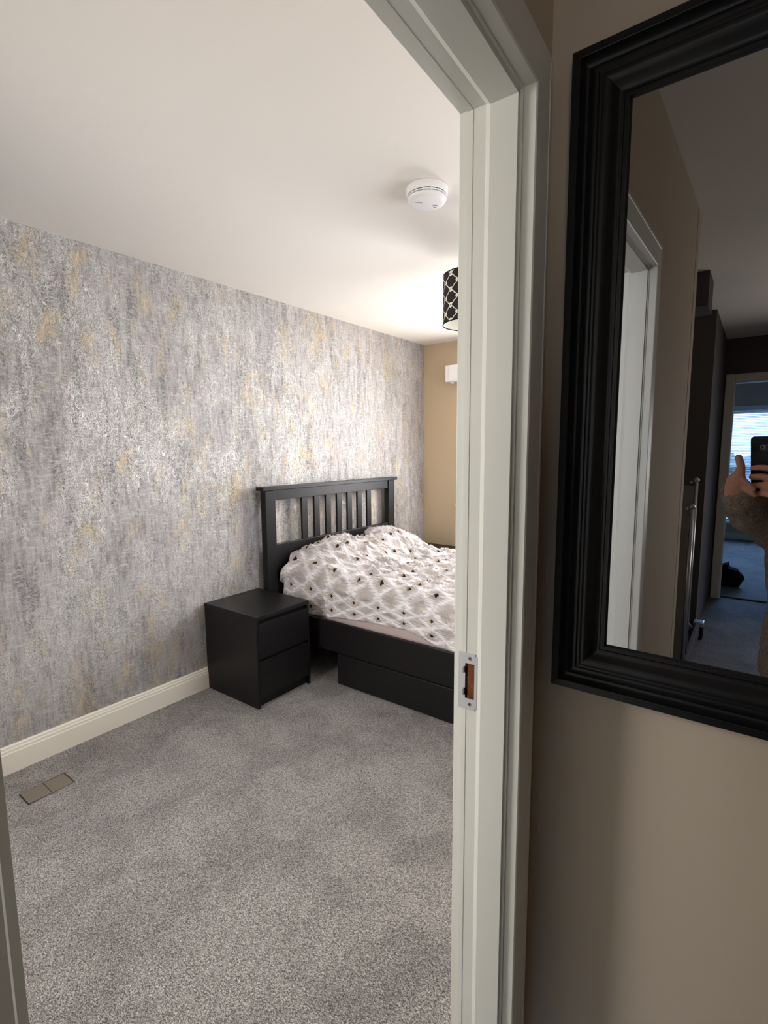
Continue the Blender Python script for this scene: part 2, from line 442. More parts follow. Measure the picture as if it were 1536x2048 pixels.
# far door wall and opening
FX = -4.0; FY0, FY1, FZ = -.56, .235, 2.05
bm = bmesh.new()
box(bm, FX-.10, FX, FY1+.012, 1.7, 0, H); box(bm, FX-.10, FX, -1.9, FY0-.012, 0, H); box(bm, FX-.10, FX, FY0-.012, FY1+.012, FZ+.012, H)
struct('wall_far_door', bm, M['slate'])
bm = bmesh.new()
box(bm, FX-.11, FX+.002, FY1, FY1+.014, 0, FZ+.014); box(bm, FX-.11, FX+.002, FY0-.014, FY0, 0, FZ+.014); box(bm, FX-.11, FX+.002, FY0, FY1, FZ, FZ+.014)
struct('door_2', bm, M['trim'])
cas = bpy.data.objects['door_2']
for a in ((FX, FX+.018, FY1+.006, FY1+.076, 0, FZ+.08), (FX, FX+.018, FY0-.076, FY0-.006, 0, FZ+.08), (FX, FX+.018, FY0-.006, FY1+.006, FZ+.008, FZ+.08)):
    obj('casing', B(*a, bev=.005), M['trim'], cas)
obj('threshold', B(FX-.10, FX-.07, FY0, FY1, 0, .008), M['slot'], cas)
# far room
wx = -8.0
VY0, VY1, VZ0, VZ1 = -1.05, .92, .27, 2.04
bm = bmesh.new()
box(bm, wx-.12, wx, VY1, 1.9, 0, H); box(bm, wx-.12, wx, -1.9, VY0, 0, H); box(bm, wx-.12, wx, VY0, VY1, 0, VZ0); box(bm, wx-.12, wx, VY0, VY1, VZ1, H)
struct('wall_far_window', bm, M['hall'])
bm = bmesh.new(); box(bm, wx, FX-.1, 1.8, 1.9, 0, H); box(bm, wx, FX-.1, -1.9, -1.8, 0, H)
struct('wall_far_room_sides', bm, M['hall'])
struct('baseboard_far', B(wx, wx+.014, -1.8, 1.8, 0, .10, bev=.003), M['trim'])

def window(name, axis_x, y0, y1, z0, z1, thick, transoms=(), mull=(), sign=1):
    """a real window: frame, glass pane, bars; stands in a wall whose room face is x = axis_x"""
    bm = bmesh.new(); t = .05; xa, xb = axis_x-sign*.02, axis_x-sign*.075
    for a in ((y0, y0+t, z0, z1), (y1-t, y1, z0, z1), (y0+t, y1-t, z0, z0+t), (y0+t, y1-t, z1-t, z1)):
        box(bm, xa, xb, *a, bev=.004)
    o = struct(name, bm, M['trim'])
    for z in transoms: obj('transom', B(xa, xb, y0+t, y1-t, z-.035, z+.035), M['trim'], o)
    for y in mull: obj('mullion', B(xa, xb, y-.03, y+.03, z0+t, z1-t), M['trim'], o)
    obj('pane', B(axis_x-sign*.045, axis_x-sign*.049, y0+t, y1-t, z0+t, z1-t), M['glass'], o)
    obj('sill', B(axis_x+sign*.03, axis_x-sign*.02, y0, y1, z0-.03, z0, bev=.004), M['trim'], o)
    return o
window('window_1', X1, WY0, WY1, WZ0, WZ1, .12, mull=(1.36,), sign=-1)
window('window_2', wx, VY0, VY1, VZ0, VZ1, .12, transoms=(1.14,), mull=(), sign=1)
# unseen landing window, added to bring fill light into the hall
bm = bmesh.new()
for a in ((-1.85, -1.80, .6, 1.9), (-.92, -.87, .6, 1.9), (-1.80, -.92, .6, .65), (-1.80, -.92, 1.85, 1.9)): box(bm, -3.48, -3.43, *a)
lw = struct('added_window_3', bm, M['trim'])
obj('pane', B(-3.46, -3.456, -1.80, -.92, .65, 1.85), M['glass'], lw)  # glass of the added window

# ------------------------------------------------------------------ bedroom doorway: jamb, stop, casing, strike plate
def hbox(*a, **k):
    return B(*a, **k)
dj = struct('door_1', hbox(XJ, XJ+.014, Y0, Y1, 0, HD+.014), M['trim'], hall=True)
obj('jamb', hbox(XL-.014, XL, Y0, Y1, 0, HD+.014, bev=.002), M['trim'], dj, hall=True)
obj('head_jamb', hbox(XL, XJ, Y0, Y1, HD, HD+.014), M['trim'], dj, hall=True)
# stops (the door shuts against their bedroom side)
sy0, sy1, st = .3005, .3500, .007
def stop_prof(sgn, xj):                                        # outline in x,y: chamfer at the bedroom side
    return [(xj, sy0), (xj-sgn*st, sy0), (xj-sgn*st, sy1-.006), (xj-sgn*st*.45, sy1), (xj, sy1+.004)]
bm = bmesh.new(); prism(bm, stop_prof(1, XJ), 0, HD, 2); obj('door_stop', bm, M['trim'], dj, hall=True)
bm = bmesh.new(); prism(bm, stop_prof(-1, XL), 0, HD, 2); obj('door_stop', bm, M['trim'], dj, hall=True)
bm = bmesh.new(); prism(bm, [(sy0, HD), (sy0, HD-st), (sy1-.006, HD-st), (sy1, HD-st*.45), (sy1+.004, HD)], XL, XJ, 0)
obj('door_stop', bm, M['trim'], dj, hall=True)
# weather-side beads: fine ridges along the rabbet
for (ya, yb, d) in ((.3745, .3755, .0007),):
    obj('bead', hbox(XJ-d, XJ, ya, yb, 0, HD, bev=.0006, seg=1), M['trim'], dj, hall=True)
    obj('bead', hbox(XL, XL+d, ya, yb, 0, HD, bev=.0006, seg=1), M['trim'], dj, hall=True)
    obj('bead', hbox(XL, XJ, ya, yb, HD-d, HD, bev=.0006, seg=1), M['trim'], dj, hall=True)
# hall-side casing, moulded: inner quirk, flat, outer back band; mitred at the corners
cw, rv = .066, .004
cprof = [(0, 0), (0, .0185), (.0020, .0205), (.050, .0212), (.0515, .0200), (.0545, .0200), (.056, .0212), (.064, .0205), (.066, .0185), (.066, 0)]
def casing(parent, xin_l, xin_r, ztop, yface, sgn, hall, wl=cw):
    # right upright, left upright, head. prof = (distance outwards from the opening, projection)
    def strip(pts0, pts1):
        bm = bmesh.new(); A = [bm.verts.new(p) for p in pts0]; Bq = [bm.verts.new(p) for p in pts1]
        for i in range(len(A)-1): bm.faces.new((A[i], A[i+1], Bq[i+1], Bq[i]))
        bmesh.ops.recalc_face_normals(bm, faces=bm.faces); return bm
    k = wl/cw
    obj('casing', strip([(xin_r+d, yface+sgn*p, 0) for d, p in cprof], [(xin_r+d, yface+sgn*p, ztop+d) for d, p in cprof]), M['trim'], parent, hall=hall)
    obj('casing', strip([(xin_l-d*k, yface+sgn*p, 0) for d, p in cprof], [(xin_l-d*k, yface+sgn*p, ztop+d) for d, p in cprof]), M['trim'], parent, hall=hall)
    obj('head_casing', strip([(xin_l-d*k, yface+sgn*p, ztop+d) for d, p in cprof], [(xin_r+d, yface+sgn*p, ztop+d) for d, p in cprof]), M['trim'], parent, hall=hall)
casing(dj, XL-rv, XJ+rv, HD+rv, Y0, -1, True, wl=.052)
casing(dj, XL-rv, XJ+rv, HD+rv, Y1-.004, 1, True)
# strike plate: plate with a slot, lips, two screws, raw wood in the mortise
def strike():
    zc0, zc1, ya, yb = .997, 1.101, .3535, .3890
    oz0, oz1, oya, oyb = 1.0175, 1.0825, .3585, .3762
    xp = XJ-.0016
    bm = bmesh.new()
    for a in ((ya, oya, oz0, oz1), (oyb, yb, oz0, oz1), (ya, yb, zc0+.004, oz0), (ya, yb, oz1, zc1-.004), (ya+.004, yb, zc1-.004, zc1), (ya+.004, yb, zc0, zc0+.004)):
        box(bm, xp, XJ+.0004, *a)
    s = empty('strike_plate', HM @ Vector((XJ, .368, 1.0)), 'small steel strike plate with two screws let into the white door jamb', 'strike plate')
    obj('plate', bm, M['steel'], s, hall=True)
    obj('mortise', hbox(XJ-.0008, XJ+.0001, oya, oyb, oz0, oz1), M['rawwood'], s, hall=True)
    bm = bmesh.new(); box(bm, xp-.004, xp+.001, oyb-.0002, oyb+.0035, oz1-.018, oz1-.006, bev=.001); obj('lip', bm, M['screw'], s, hall=True)
    bm = bmesh.new(); box(bm, xp-.004, xp+.001, oyb-.0002, oyb+.0035, oz0+.006, oz0+.019, bev=.001); obj('lip', bm, M['screw'], s, hall=True)
    obj('slot_shadow', hbox(XJ-.0012, XJ-.0007, oyb-.004, oyb, oz0, oz1), M['cable'], s, hall=True)
    for z in (1.0075, 1.0920):
        bm = bmesh.new(); cyl(bm, (xp-.0008, .3672, z), (xp+.001, .3672, z), .0034, .0038, 20)
        sc = obj('screw', bm, M['screw'], s, hall=True)
        bm = bmesh.new(); box(bm, xp-.0011, xp-.0007, .3650, .3694, z-.0005, z+.0005); box(bm, xp-.0011, xp-.0007, .3667, .3677, z-.0022, z+.0022)
        obj('cross_slot', bm, M['slot'], sc, hall=True)
strike()
# the bedroom door itself, swung open into the room against its hinges
dl = empty('bedroom_door', HM @ Vector((XL-.02, .42, 0)), 'white panelled bedroom door swung fully open at the left jamb', 'door')
bm = bmesh.new(); box(bm, XL-.052, XL-.018, .418, 1.09, .012, HD-.006, bev=.002)
obj('leaf', bm, M['trim'], dl, hall=True)
for (za, zb) in ((.20, .92), (1.06, 1.82)):
    for (ya, yb) in ((.50, .72), (.79, 1.01)):
        bm = bmesh.new(); box(bm, XL-.0190, XL-.0145, ya, yb, za, zb, bev=.003); obj('panel', bm, M['trim'], dl, hall=True)
bm = bmesh.new(); cyl(bm, (XL-.018, 1.04, 1.0), (XL+.03, 1.04, 1.0), .010); ball(bm, (XL+.045, 1.04, 1.0), .026); cyl(bm, (XL-.018, 1.04, 1.0), (XL-.012, 1.04, 1.0), .028)
obj('handle', bm, M['steel'], dl, smooth=True, hall=True)
for z in (.25, 1.0, 1.75):
    bm = bmesh.new(); cyl(bm, (XL-.006, .405, z-.045), (XL-.006, .405, z+.045), .006, seg=12); obj('hinge', bm, M['steel'], dl, hall=True)

# ------------------------------------------------------------------ baseboards
def baseboard(name, p0, p1, nrm, mt, hgt=.130):
    prof = [(0, 0), (.0150, 0), (.0150, hgt-.036), (.0125, hgt-.031), (.0125, hgt-.020), (.0095, hgt-.016), (.0085, hgt-.006), (.0045, hgt), (0, hgt)]
    p0, p1, nn = Vector(p0), Vector(p1), Vector(nrm)
    bm = bmesh.new()
    A = [bm.verts.new(p0+nn*d+Vector((0, 0, z))) for d, z in prof]; Bq = [bm.verts.new(p1+nn*d+Vector((0, 0, z))) for d, z in prof]
    for i in range(len(prof)-1): bm.faces.new((A[i], A[i+1], Bq[i+1], Bq[i]))
    bm.faces.new(A); bm.faces.new(Bq[::-1]); bmesh.ops.recalc_face_normals(bm, faces=bm.faces)
    return struct(name, bm, mt)
baseboard('baseboard_back', (-.65, W, 0), (X1, W, 0), (0, -1, 0), M['base'])
baseboard('baseboard_right', (X1, -.85, 0), (X1, W-.015, 0), (-1, 0, 0), M['base'])
baseboard('baseboard_mirror', (XM, -.76, 0), (XM, .27, 0), (-1, 0, 0), M['trim'], .10)
baseboard('baseboard_hall', tuple(HM @ Vector((XEND, Y0, 0))), tuple(HM @ Vector((XL-.064, Y0, 0))), (0, -1, 0), M['trim'], .10)

# ------------------------------------------------------------------ floor register in the carpet
rg = empty('floor_register', (.77, 2.41, 0), 'flat taupe floor register let into the grey carpet by the baseboard', 'floor vent')
def quad_plate(bm, c, z0, z1):
    a = [bm.verts.new((x, y, z0)) for x, y in c]; b = [bm.verts.new((x, y, z1)) for x, y in c]
    bm.faces.new(b); 
    for i in range(4): bm.faces.new((a[i], a[(i+1) % 4], b[(i+1) % 4], b[i]))
    bmesh.ops.recalc_face_normals(bm, faces=bm.faces)
bm = bmesh.new(); quad_plate(bm, [(.676, 2.352), (.858, 2.360), (.858, 2.468), (.676, 2.462)], .0002, .0012); obj('frame', bm, M['slot'], rg)
for xa, xb in ((.680, .7655), (.7680, .851)):
    bm = bmesh.new(); box(bm, xa, xb, 2.356, 2.458, .001, .0042, bev=.001); obj('cover_plate', bm, M['taupe'], rg)

# ------------------------------------------------------------------ ceiling fittings
sd = empty('smoke_alarm', (1.775, 1.10, H), 'round white smoke alarm with a vent ring on the bedroom ceiling', 'smoke alarm')
c = (1.775, 1.10, H)
bm = bmesh.new(); lathe(bm, c, [(.001, -.0001), (.079, -.0001), (.080, -.004), (.079, -.024), (.0755, -.0285)], 64); obj('base', bm, M['white'], sd, smooth=True)
bm = bmesh.new(); lathe(bm, c, [(.0700, -.026), (.0700, -.042)], 64); obj('vent_gap', bm, M['slot'], sd, smooth=True)
bm = bmesh.new(); lathe(bm, c, [(.0700, -.0315), (.0760, -.0315), (.0760, -.0355), (.0700, -.0355)], 64); obj('vent_ring', bm, M['white'], sd, smooth=False)
bm = bmesh.new(); lathe(bm, c, [(.0700, -.0385), (.0750, -.0385), (.0745, -.043), (.070, -.050), (.055, -.0545), (.001, -.0555)], 64); obj('cap', bm, M['white'], sd, smooth=True)
for i in range(16):
    a = 2*PI*i/16
    bm = bmesh.new(); cyl(bm, (c[0]+.0735*math.cos(a), c[1]+.0735*math.sin(a), H-.028), (c[0]+.0735*math.cos(a), c[1]+.0735*math.sin(a), H-.039), .0016, seg=6)
    obj('vent_rib', bm, M['white'], sd)
# faint moulded lettering and test mark on the cap: short grey ticks as the photo shows them
for (dx, dy, L, an) in ((.030, -.016, .020, .25), (.033, -.021, .016, .25), (.041, -.010, .010, .3), (-.028, .020, .030, .1)):
    bm = bmesh.new(); box(bm, -L/2, L/2, -.0006, .0006, -.0004, .0004)
    bmesh.ops.transform(bm, matrix=Matrix.Translation((c[0]+dx, c[1]+dy, H-.0553)) @ Matrix.Rotation(an-.9, 4, 'Z'), verts=bm.verts)
    obj('moulded_mark', bm, M['slot'], sd)

def lamp():
    cx, cy = 2.485, 1.263; r = .150; z0, z1 = 2.105, 2.348
    s = empty('ceiling_lamp', (cx, cy, H), 'black drum lampshade with white trellis print hanging below the bedroom ceiling', 'lamp')
    bm = bmesh.new(); uvl = bm.loops.layers.uv.new('UVMap'); n = 96
    a = [bm.verts.new((cx+r*math.cos(2*PI*i/n), cy+r*math.sin(2*PI*i/n), z0)) for i in range(n)]
    b = [bm.verts.new((cx+r*math.cos(2*PI*i/n), cy+r*math.sin(2*PI*i/n), z1)) for i in range(n)]
    for i in range(n):
        f = bm.faces.new((a[i], a[(i+1) % n], b[(i+1) % n], b[i]))
        for l, (u, v) in zip(f.loops, ((i/n, 0), ((i+1)/n, 0), ((i+1)/n, 1), (i/n, 1))): l[uvl].uv = (u, v)
    obj('lamp_shade', bm, M['shade'], s, smooth=True)
    bm = bmesh.new(); lathe(bm, (cx, cy, 0), [(r-.0015, z0), (r-.0015, z1)], 96); obj('shade_lining', bm, M['liner'], s, smooth=True)
    for z in (z0, z1):
        bm = bmesh.new(); lathe(bm, (cx, cy, z), [(r-.003, -.002), (r+.0015, -.002), (r+.0015, .002), (r-.003, .002), (r-.003, -.002)], 96); obj('rim', bm, M['cable'], s)
    bm = bmesh.new()
    for k in range(3):
        an = 2*PI*k/3; cyl(bm, (cx, cy, z1-.01), (cx+(r-.002)*math.cos(an), cy+(r-.002)*math.sin(an), z1-.002), .0015, seg=6)
    obj('spider', bm, M['steel'], s)
    bm = bmesh.new(); cyl(bm, (cx, cy, z1-.06), (cx, cy, H-.02), .003, seg=8); obj('cord', bm, M['white'], s)
    bm = bmesh.new(); lathe(bm, (cx, cy, H), [(.001, -.03), (.03, -.028), (.045, -.006), (.046, 0)], 32); obj('ceiling_rose', bm, M['white'], s, smooth=True)
    bm = bmesh.new(); cyl(bm, (cx, cy, z1-.11), (cx, cy, z1-.05), .018, seg=20); obj('socket', bm, M['white'], s)
    bm = bmesh.new(); ball(bm, (cx, cy, z1-.14), .03, (1, 1, 1.15)); obj('bulb', bm, M['liner'], s, smooth=True)
lamp()

# window blind cassette on the beige wall
bc = empty('roller_blind', (X1-.03, 1.36, WZ1), 'white roller blind cassette above the bedroom window, beside the wallpapered corner', 'blind')
bm = bmesh.new(); box(bm, X1-.085, X1-.001, .30, 2.388, 2.075, 2.222, bev=.004); obj('cassette', bm, M['white'], bc)
bm = bmesh.new(); box(bm, X1-.090, X1-.085, .31, 2.352, 2.094, 2.206, bev=.002); obj('fascia', bm, M['white'], bc)
bm = bmesh.new(); box(bm, X1-.060, X1-.030, 2.325, 2.345, 2.060, 2.075, bev=.002); obj('end_clip', bm, M['white'], bc)

# ------------------------------------------------------------------ nightstands
def nightstand(x0, y0, label):
    w_, d_, h_ = .413, .480, .5395
    s = empty('nightstand', (x0+w_/2, y0+d_/2, 0), label, 'nightstand', 'black nightstands either side of the bed')
    x1, y1 = x0+w_, y0+d_-.002
    fr = y0+.020                                               # front edge of the carcass; drawers stand proud
    P = lambda nm, mt, *a, **k: obj(nm, B(*a, **k), mt, s)
    P('top', M['blackx'], x0, x1, y0, y1, h_-.024, h_, bev=.0015)
    P('side_panel', M['black'], x0+.0005, x0+.016, fr-.018, y1, 0, h_-.0245, bev=.0010)
    P('side_panel', M['black'], x1-.016, x1-.0005, fr-.018, y1, 0, h_-.0245, bev=.0010)
    P('back_panel', M['cable'], x0+.016, x1-.016, y1-.008, y1, .05, h_-.024)
    P('plinth', M['black'], x0+.016, x1-.016, y0+.030, y0+.045, 0, .060)
    P('inner_shadow_board', M['cable'], x0+.016, x1-.016, fr+.002, fr+.006, .05, h_-.024)
    for z0_, z1_ in ((.290, .492), (.060, .274)):
        d = obj('drawer', B(x0+.018, x1-.018, y0+.001, y0+.018, z0_, z1_, bev=.0015), M['blackx'], s)
        obj('drawer_box', B(x0+.03, x1-.03, y0+.018, y0+.40, z0_+.01, z1_-.03), M['cable'], d)
    return s
nightstand(1.752, 2.1885, 'black two-drawer nightstand between the wallpapered wall and the left side of the bed')
nightstand(3.825, 2.1885, 'black nightstand beyond the bed against the beige wall, only its top edge in view')

# ------------------------------------------------------------------ bed
bed = empty('bed', (2.93, 1.6, 0), 'black wooden double bed with a slatted headboard and drawers under the side rail', 'bed')
P = lambda nm, mt, *a, **k: obj(nm, B(*a, **k), mt, bed)
hy0, hy1 = 2.590, 2.636
P('headboard_post', M['black'], 2.187, 2.272, hy0-.006, hy1, 0, 1.196, bev=.003)
P('headboard_post', M['black'], 3.560, 3.645, hy0-.006, hy1, 0, 1.196, bev=.003)
P('headboard_cap', M['blackx'], 2.160, 3.672, hy0-.018, hy1+.010, 1.196, 1.221, bev=.003)
P('headboard_rail', M['blackx'], 2.272, 3.560, hy0+.004, hy1-.012, 1.128, 1.196, bev=.002)
P('headboard_rail', M['blackx'], 2.272, 3.560, hy0+.004, hy1-.012, .640, .826, bev=.002)
P('headboard_lower_board', M['blackx'], 2.272, 3.560, hy0+.008, hy1-.016, .20, .640)
for k in range(7):
    xc = 2.556+.1240*k
    P('headboard_slat', M['black'], xc-.025, xc+.029, hy0+.010, hy1-.018, .822, 1.132, bev=.0015)
# bright edges seen on the frame's inner cavities come from its chamfer; the side rails and footboard
P('side_rail', M['blackx'], 2.264, 2.286, .60, hy0-.006, .200, .391, bev=.002)
P('side_rail', M['blackx'], 3.574, 3.596, .60, hy0-.006, .200, .391, bev=.002)
P('footboard', M['blackx'], 2.187, 3.645, .560, .600, .16, .50, bev=.003)
for xa in (2.187, 3.575): P('footboard_leg', M['black'], xa, xa+.07, .555, .605, 0, .56, bev=.003)
P('slat_base', M['cable'], 2.286, 3.574, .60, hy0-.01, .225, .255)
for side_x, sg in ((2.2527, 1), (3.607, -1)):
    for ya, yb in ((.64, 1.100), (1.106, 2.040)):
        xa, xb = (side_x, side_x+.018) if sg > 0 else (side_x-.018, side_x)
        d = obj('drawer', B(xa, xb, ya, yb, .006, .198, bev=.002), M['blackx'], bed)
        xa, xb = (side_x+.018, side_x+.60) if sg > 0 else (side_x-.60, side_x-.018)
        obj('drawer_box', B(xa, xb, ya+.012, yb-.012, .02, .150), M['cable'], d)
# mattress (a thing lying on the bed)
bm = bmesh.new(); box(bm, 2.322, 3.540, .61, 2.575, .256, .540, bev=.035, seg=4)
tag(obj('mattress', bm, M['sheet'], smooth=True), 'mattress in a pinkish fitted sheet showing under the duvet hem', 'mattress')

def duvet():
    xa, xb, ya, yb = 2.302, 3.562, .63, 2.572
    nu, nv = 230, 250
    def hem(y):                                               # hem height of the near side
        pts = [(.60, .34), (1.20, .352), (1.28, .362), (1.38, .385), (1.48, .415), (1.56, .428), (1.78, .420), (1.95, .408), (2.10, .394), (2.30, .372), (2.60, .372)]
        for (p, a), (q, b) in zip(pts, pts[1:]):
            if p <= y <= q:
                t = (y-p)/(q-p); return a+(b-a)*t+.013
        return pts[0][1] if y < .7 else pts[-1][1]
    def sstep(a, b, t):
        t = max(0, min(1, (t-a)/(b-a))); return t*t*(3-2*t)
    def pil(x, y, cx, cy, hx, hy_, h):
        dx, dy = abs(x-cx)/hx, abs(y-cy)/hy_
        d = (dx**3+dy**2.6)**(1/2.8)
        return h*(1-sstep(.15, 1.12, d))
    def top(x, y):
        z = .660 + .012*noise.noise(Vector((x*2.2, y*2.2, 0)))
        z += pil(x, y, 2.66, 2.50, .52, .58, .115) + pil(x, y, 3.32, 2.42, .34, .34, .135)
        z += .045*math.exp(-((x-2.9)/.35)**2-((y-2.45)/.25)**2)
        return z
    def ridged(v): return 1-abs(noise.noise(v))*2
    def wr(x, y):                                             # wrinkles, mostly running down the bed
        wx_ = x + .05*noise.noise(Vector((x*3, y*2, 5)))
        a = ridged(Vector((wx_*9, y*2.6, 1.3)))**3*.028
        a += ridged(Vector((wx_*17+y*4, y*6, 7.1)))**4*.020
        a += noise.noise(Vector((x*7, y*4, 3)))*.012
        r = math.hypot(x-3.25, y-2.12)                        # pucker below the right pillow
        an = math.atan2(y-2.12, x-3.25)
        a += .014*math.exp(-(r/.20)**2)*math.sin(an*9+2*noise.noise(Vector((x*8, y*8, 0))))
        return a
    hl, r = .20, .10
    # section profile: param s -> (xfrac, p)
    sec = []
    for i in range(nu+1):
        t = i/nu
        sec.append(t)
    bm = bmesh.new(); uvl = bm.loops.layers.uv.new('UVMap'); G = []; UVc = []
    wid = xb-xa
    tot = hl + wid + hl
    for j in range(nv+1):
        y = ya+(yb-ya)*j/nv; row = []; uvr = []
        for i in range(nu+1):
            s = tot*i/nu
            if s < hl: x, p, nx = xa, s/hl, -1
            elif s > hl+wid: x, p, nx = xb, (tot-s)/hl, 1
            else: x, p, nx = xa+(s-hl), 1, 0
            # rounding of the long edges
            ex = min(x-xa, xb-x)
            tp = top(x, y)
            rr = .13
            if p >= 1:
                k = max(0, 1-ex/rr); z = tp - rr*.78*(1-math.sqrt(max(0, 1-k*k)))
                nrm = Vector((-math.copysign(k, (xa+xb)/2-x), 0, 1-k*.7))
            else:
                tpe = top(xa if nx < 0 else xb, y) - rr*.78
                hm = hem(y) if nx < 0 else .40
                z = hm+(tpe-hm)*p; nrm = Vector((nx, 0, 0))
            a = wr(x, y)
            if p < 1:                                          # hanging side: soft vertical folds, flare at the hem
                a = .012*noise.noise(Vector((y*6, z*3, 2))) + .009*ridged(Vector((y*9+z*5, z*4, 9)))**3 - .012*(1-p)*0
                a -= .004
                fold = math.exp(-((y-2.16-.22*(z-.45))/.018)**2)*.016
                a += fold
            nn = nrm.normalized()
            e = min(1, (yb-y)/.02+.2)
            # hem at the headboard end tucks down
            z_end = 0
            if yb-y < .07: z_end = -.05*(1-(yb-y)/.07)**2*(1 if p >= 1 else p)
            if y-ya < .10: z_end = -.20*(1-(y-ya)/.10)**2*(1 if p >= 1 else p)
            row.append(bm.verts.new((x+nn.x*a, y, z+nn.z*a*e+z_end)))
            uvr.append((s+.01*noise.noise(Vector((x*3, y*3, 8))), y))
        G.append(row); UVc.append(uvr)
    for j in range(nv):
        for i in range(nu):
            f = bm.faces.new((G[j][i], G[j][i+1], G[j+1][i+1], G[j+1][i]))
            for l, (jj, ii) in zip(f.loops, ((j, i), (j, i+1), (j+1, i+1), (j+1, i))): l[uvl].uv = UVc[jj][ii]
    bmesh.ops.recalc_face_normals(bm, faces=bm.faces)
    o = obj('duvet', bm, M['duvet'], smooth=True)
    md = o.modifiers.new('thick', 'SOLIDIFY'); md.thickness = .008; md.offset = -1
    tag(o, 'white duvet with grey diamond print and small black and gold triangles, spread over the bed', 'duvet')
duvet()
for cx in (2.62, 3.25):
    bm = bmesh.new(); ball(bm, (cx, 2.40, .612), 1, (.28, .17, .065), 24)
    tag(obj('pillow', bm, M['sheet'], smooth=True), 'pillow under the duvet at the headboard, ' + ('nearer the nightstand in front' if cx < 3 else 'on the far side of the bed'), 'pillow', 'pillows under the duvet')

# ------------------------------------------------------------------ wall mirror
mr = empty('wall_mirror', (XM, -.07, 1.55), 'large wall mirror in a wide moulded black frame, hung in the hall beside the doorway', 'mirror')
my0, my1, mz0, mz1 = -.417, .277, 1.038, 2.065
prof = [(0, 0), (0, .024), (.0010, .0285), (.0125, .0300), (.0136, .0292), (.0145, .0250), (.0190, .0170), (.0235, .0150), (.0275, .0185), (.0315, .0245), (.0360, .0272), (.0405, .0268),
        (.0425, .0240), (.0450, .0238), (.0485, .0258), (.0525, .0260), (.0575, .0232), (.0625, .0165), (.0670, .0112), (.0718, .0096),
        (.0726, .0122), (.0755, .0122), (.0763, .0098), (.0795, .0098), (.0803, .0116), (.0830, .0116), (.0838, .0085), (.0860, .0060)]
def subd(pr):                                                  # densify so the ogee shades smoothly
    out = []
    for (a, b), (c_, d_) in zip(pr, pr[1:]):
        out.append((a, b)); out.append(((a+c_)/2, (b+d_)/2))
    return out+[pr[-1]]
for side, nm in enumerate(('frame_side', 'frame_side', 'frame_side', 'frame_side')):
    bm = bmesh.new()
    side_strip(bm, subd(prof), (my0, my1, mz0, mz1), side, lambda a, b, h_: (XM-.0005-h_, a, b))
    o = obj(nm, bm, M['frame'], mr, smooth=True)
    bmn = bmesh.new(); bmn.from_mesh(o.data); bmesh.ops.recalc_face_normals(bmn, faces=bmn.faces)
    for e in bmn.edges:
        if len(e.link_faces) == 2 and e.calc_face_angle(0) > .7: e.smooth = False
    bmn.to_mesh(o.data); bmn.free()
obj('mirror_glass', B(XM-.0065, XM-.0005, my0+.083, my1-.083, mz0+.083, mz1-.083), M['mirror'], mr)
obj('backing_board', B(XM-.0006, XM-.0001, my0+.01, my1-.01, mz0+.01, mz1-.01), M['cable'], mr)

# ------------------------------------------------------------------ things the mirror shows
fs = empty('folding_screen', (-1.8, .35, 0), 'grey panelled folding screen with bright metal posts, seen in the mirror', 'screen')
for x_, zt, y_ in ((-1.62, 1.10, .300), (-1.90, 1.24, .312)):
    obj('panel', B(x_-.012, x_+.012, y_+.012, .86, .04, zt-.02, bev=.004), M['screen'], fs)
    bm = bmesh.new(); cyl(bm, (x_, y_, .02), (x_, y_, zt), .011, seg=14); p_ = obj('post', bm, M['postmetal'], fs, smooth=True)
    bm = bmesh.new(); ball(bm, (x_, y_, zt+.018), .016); cyl(bm, (x_, y_+.03, zt-.004), (x_, y_+.03, zt+.01), .008, seg=10); obj('ball_cap', bm, M['postmetal'], p_, smooth=True)
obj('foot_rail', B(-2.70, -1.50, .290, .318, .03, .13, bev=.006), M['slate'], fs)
obj('foot', B(-2.71, -2.63, .270, .330, 0, .10, bev=.006), M['cable'], fs)
obj('foot_cap', B(-2.715, -2.625, .265, .335, .10, .135, bev=.006), M['postmetal'], fs)
bm = bmesh.new(); cyl(bm, (-2.55, .33, .10), (-2.05, .42, .40), .012, seg=10); obj('brace', bm, M['postmetal'], fs)

# black cloth bag on the floor behind the far door jamb
bm = bmesh.new(); bmesh.ops.create_icosphere(bm, subdivisions=4, radius=1)
for v in bm.verts:
    p = v.co.copy(); k = 1+.30*noise.noise(p*1.7)+.12*noise.noise(p*5)
    k += .35*max(0, p.y-.2)*max(0, p.z)
    v.co = Vector((-4.62+p.x*.13*k, .195+p.y*.125*k, max(.002, .085+p.z*(.17 if p.y > 0 else .11)*k)))
tag(obj('bag', bm, M['bag'], smooth=True), 'crumpled black bag on the blue-lit carpet just inside the far doorway', 'bag')

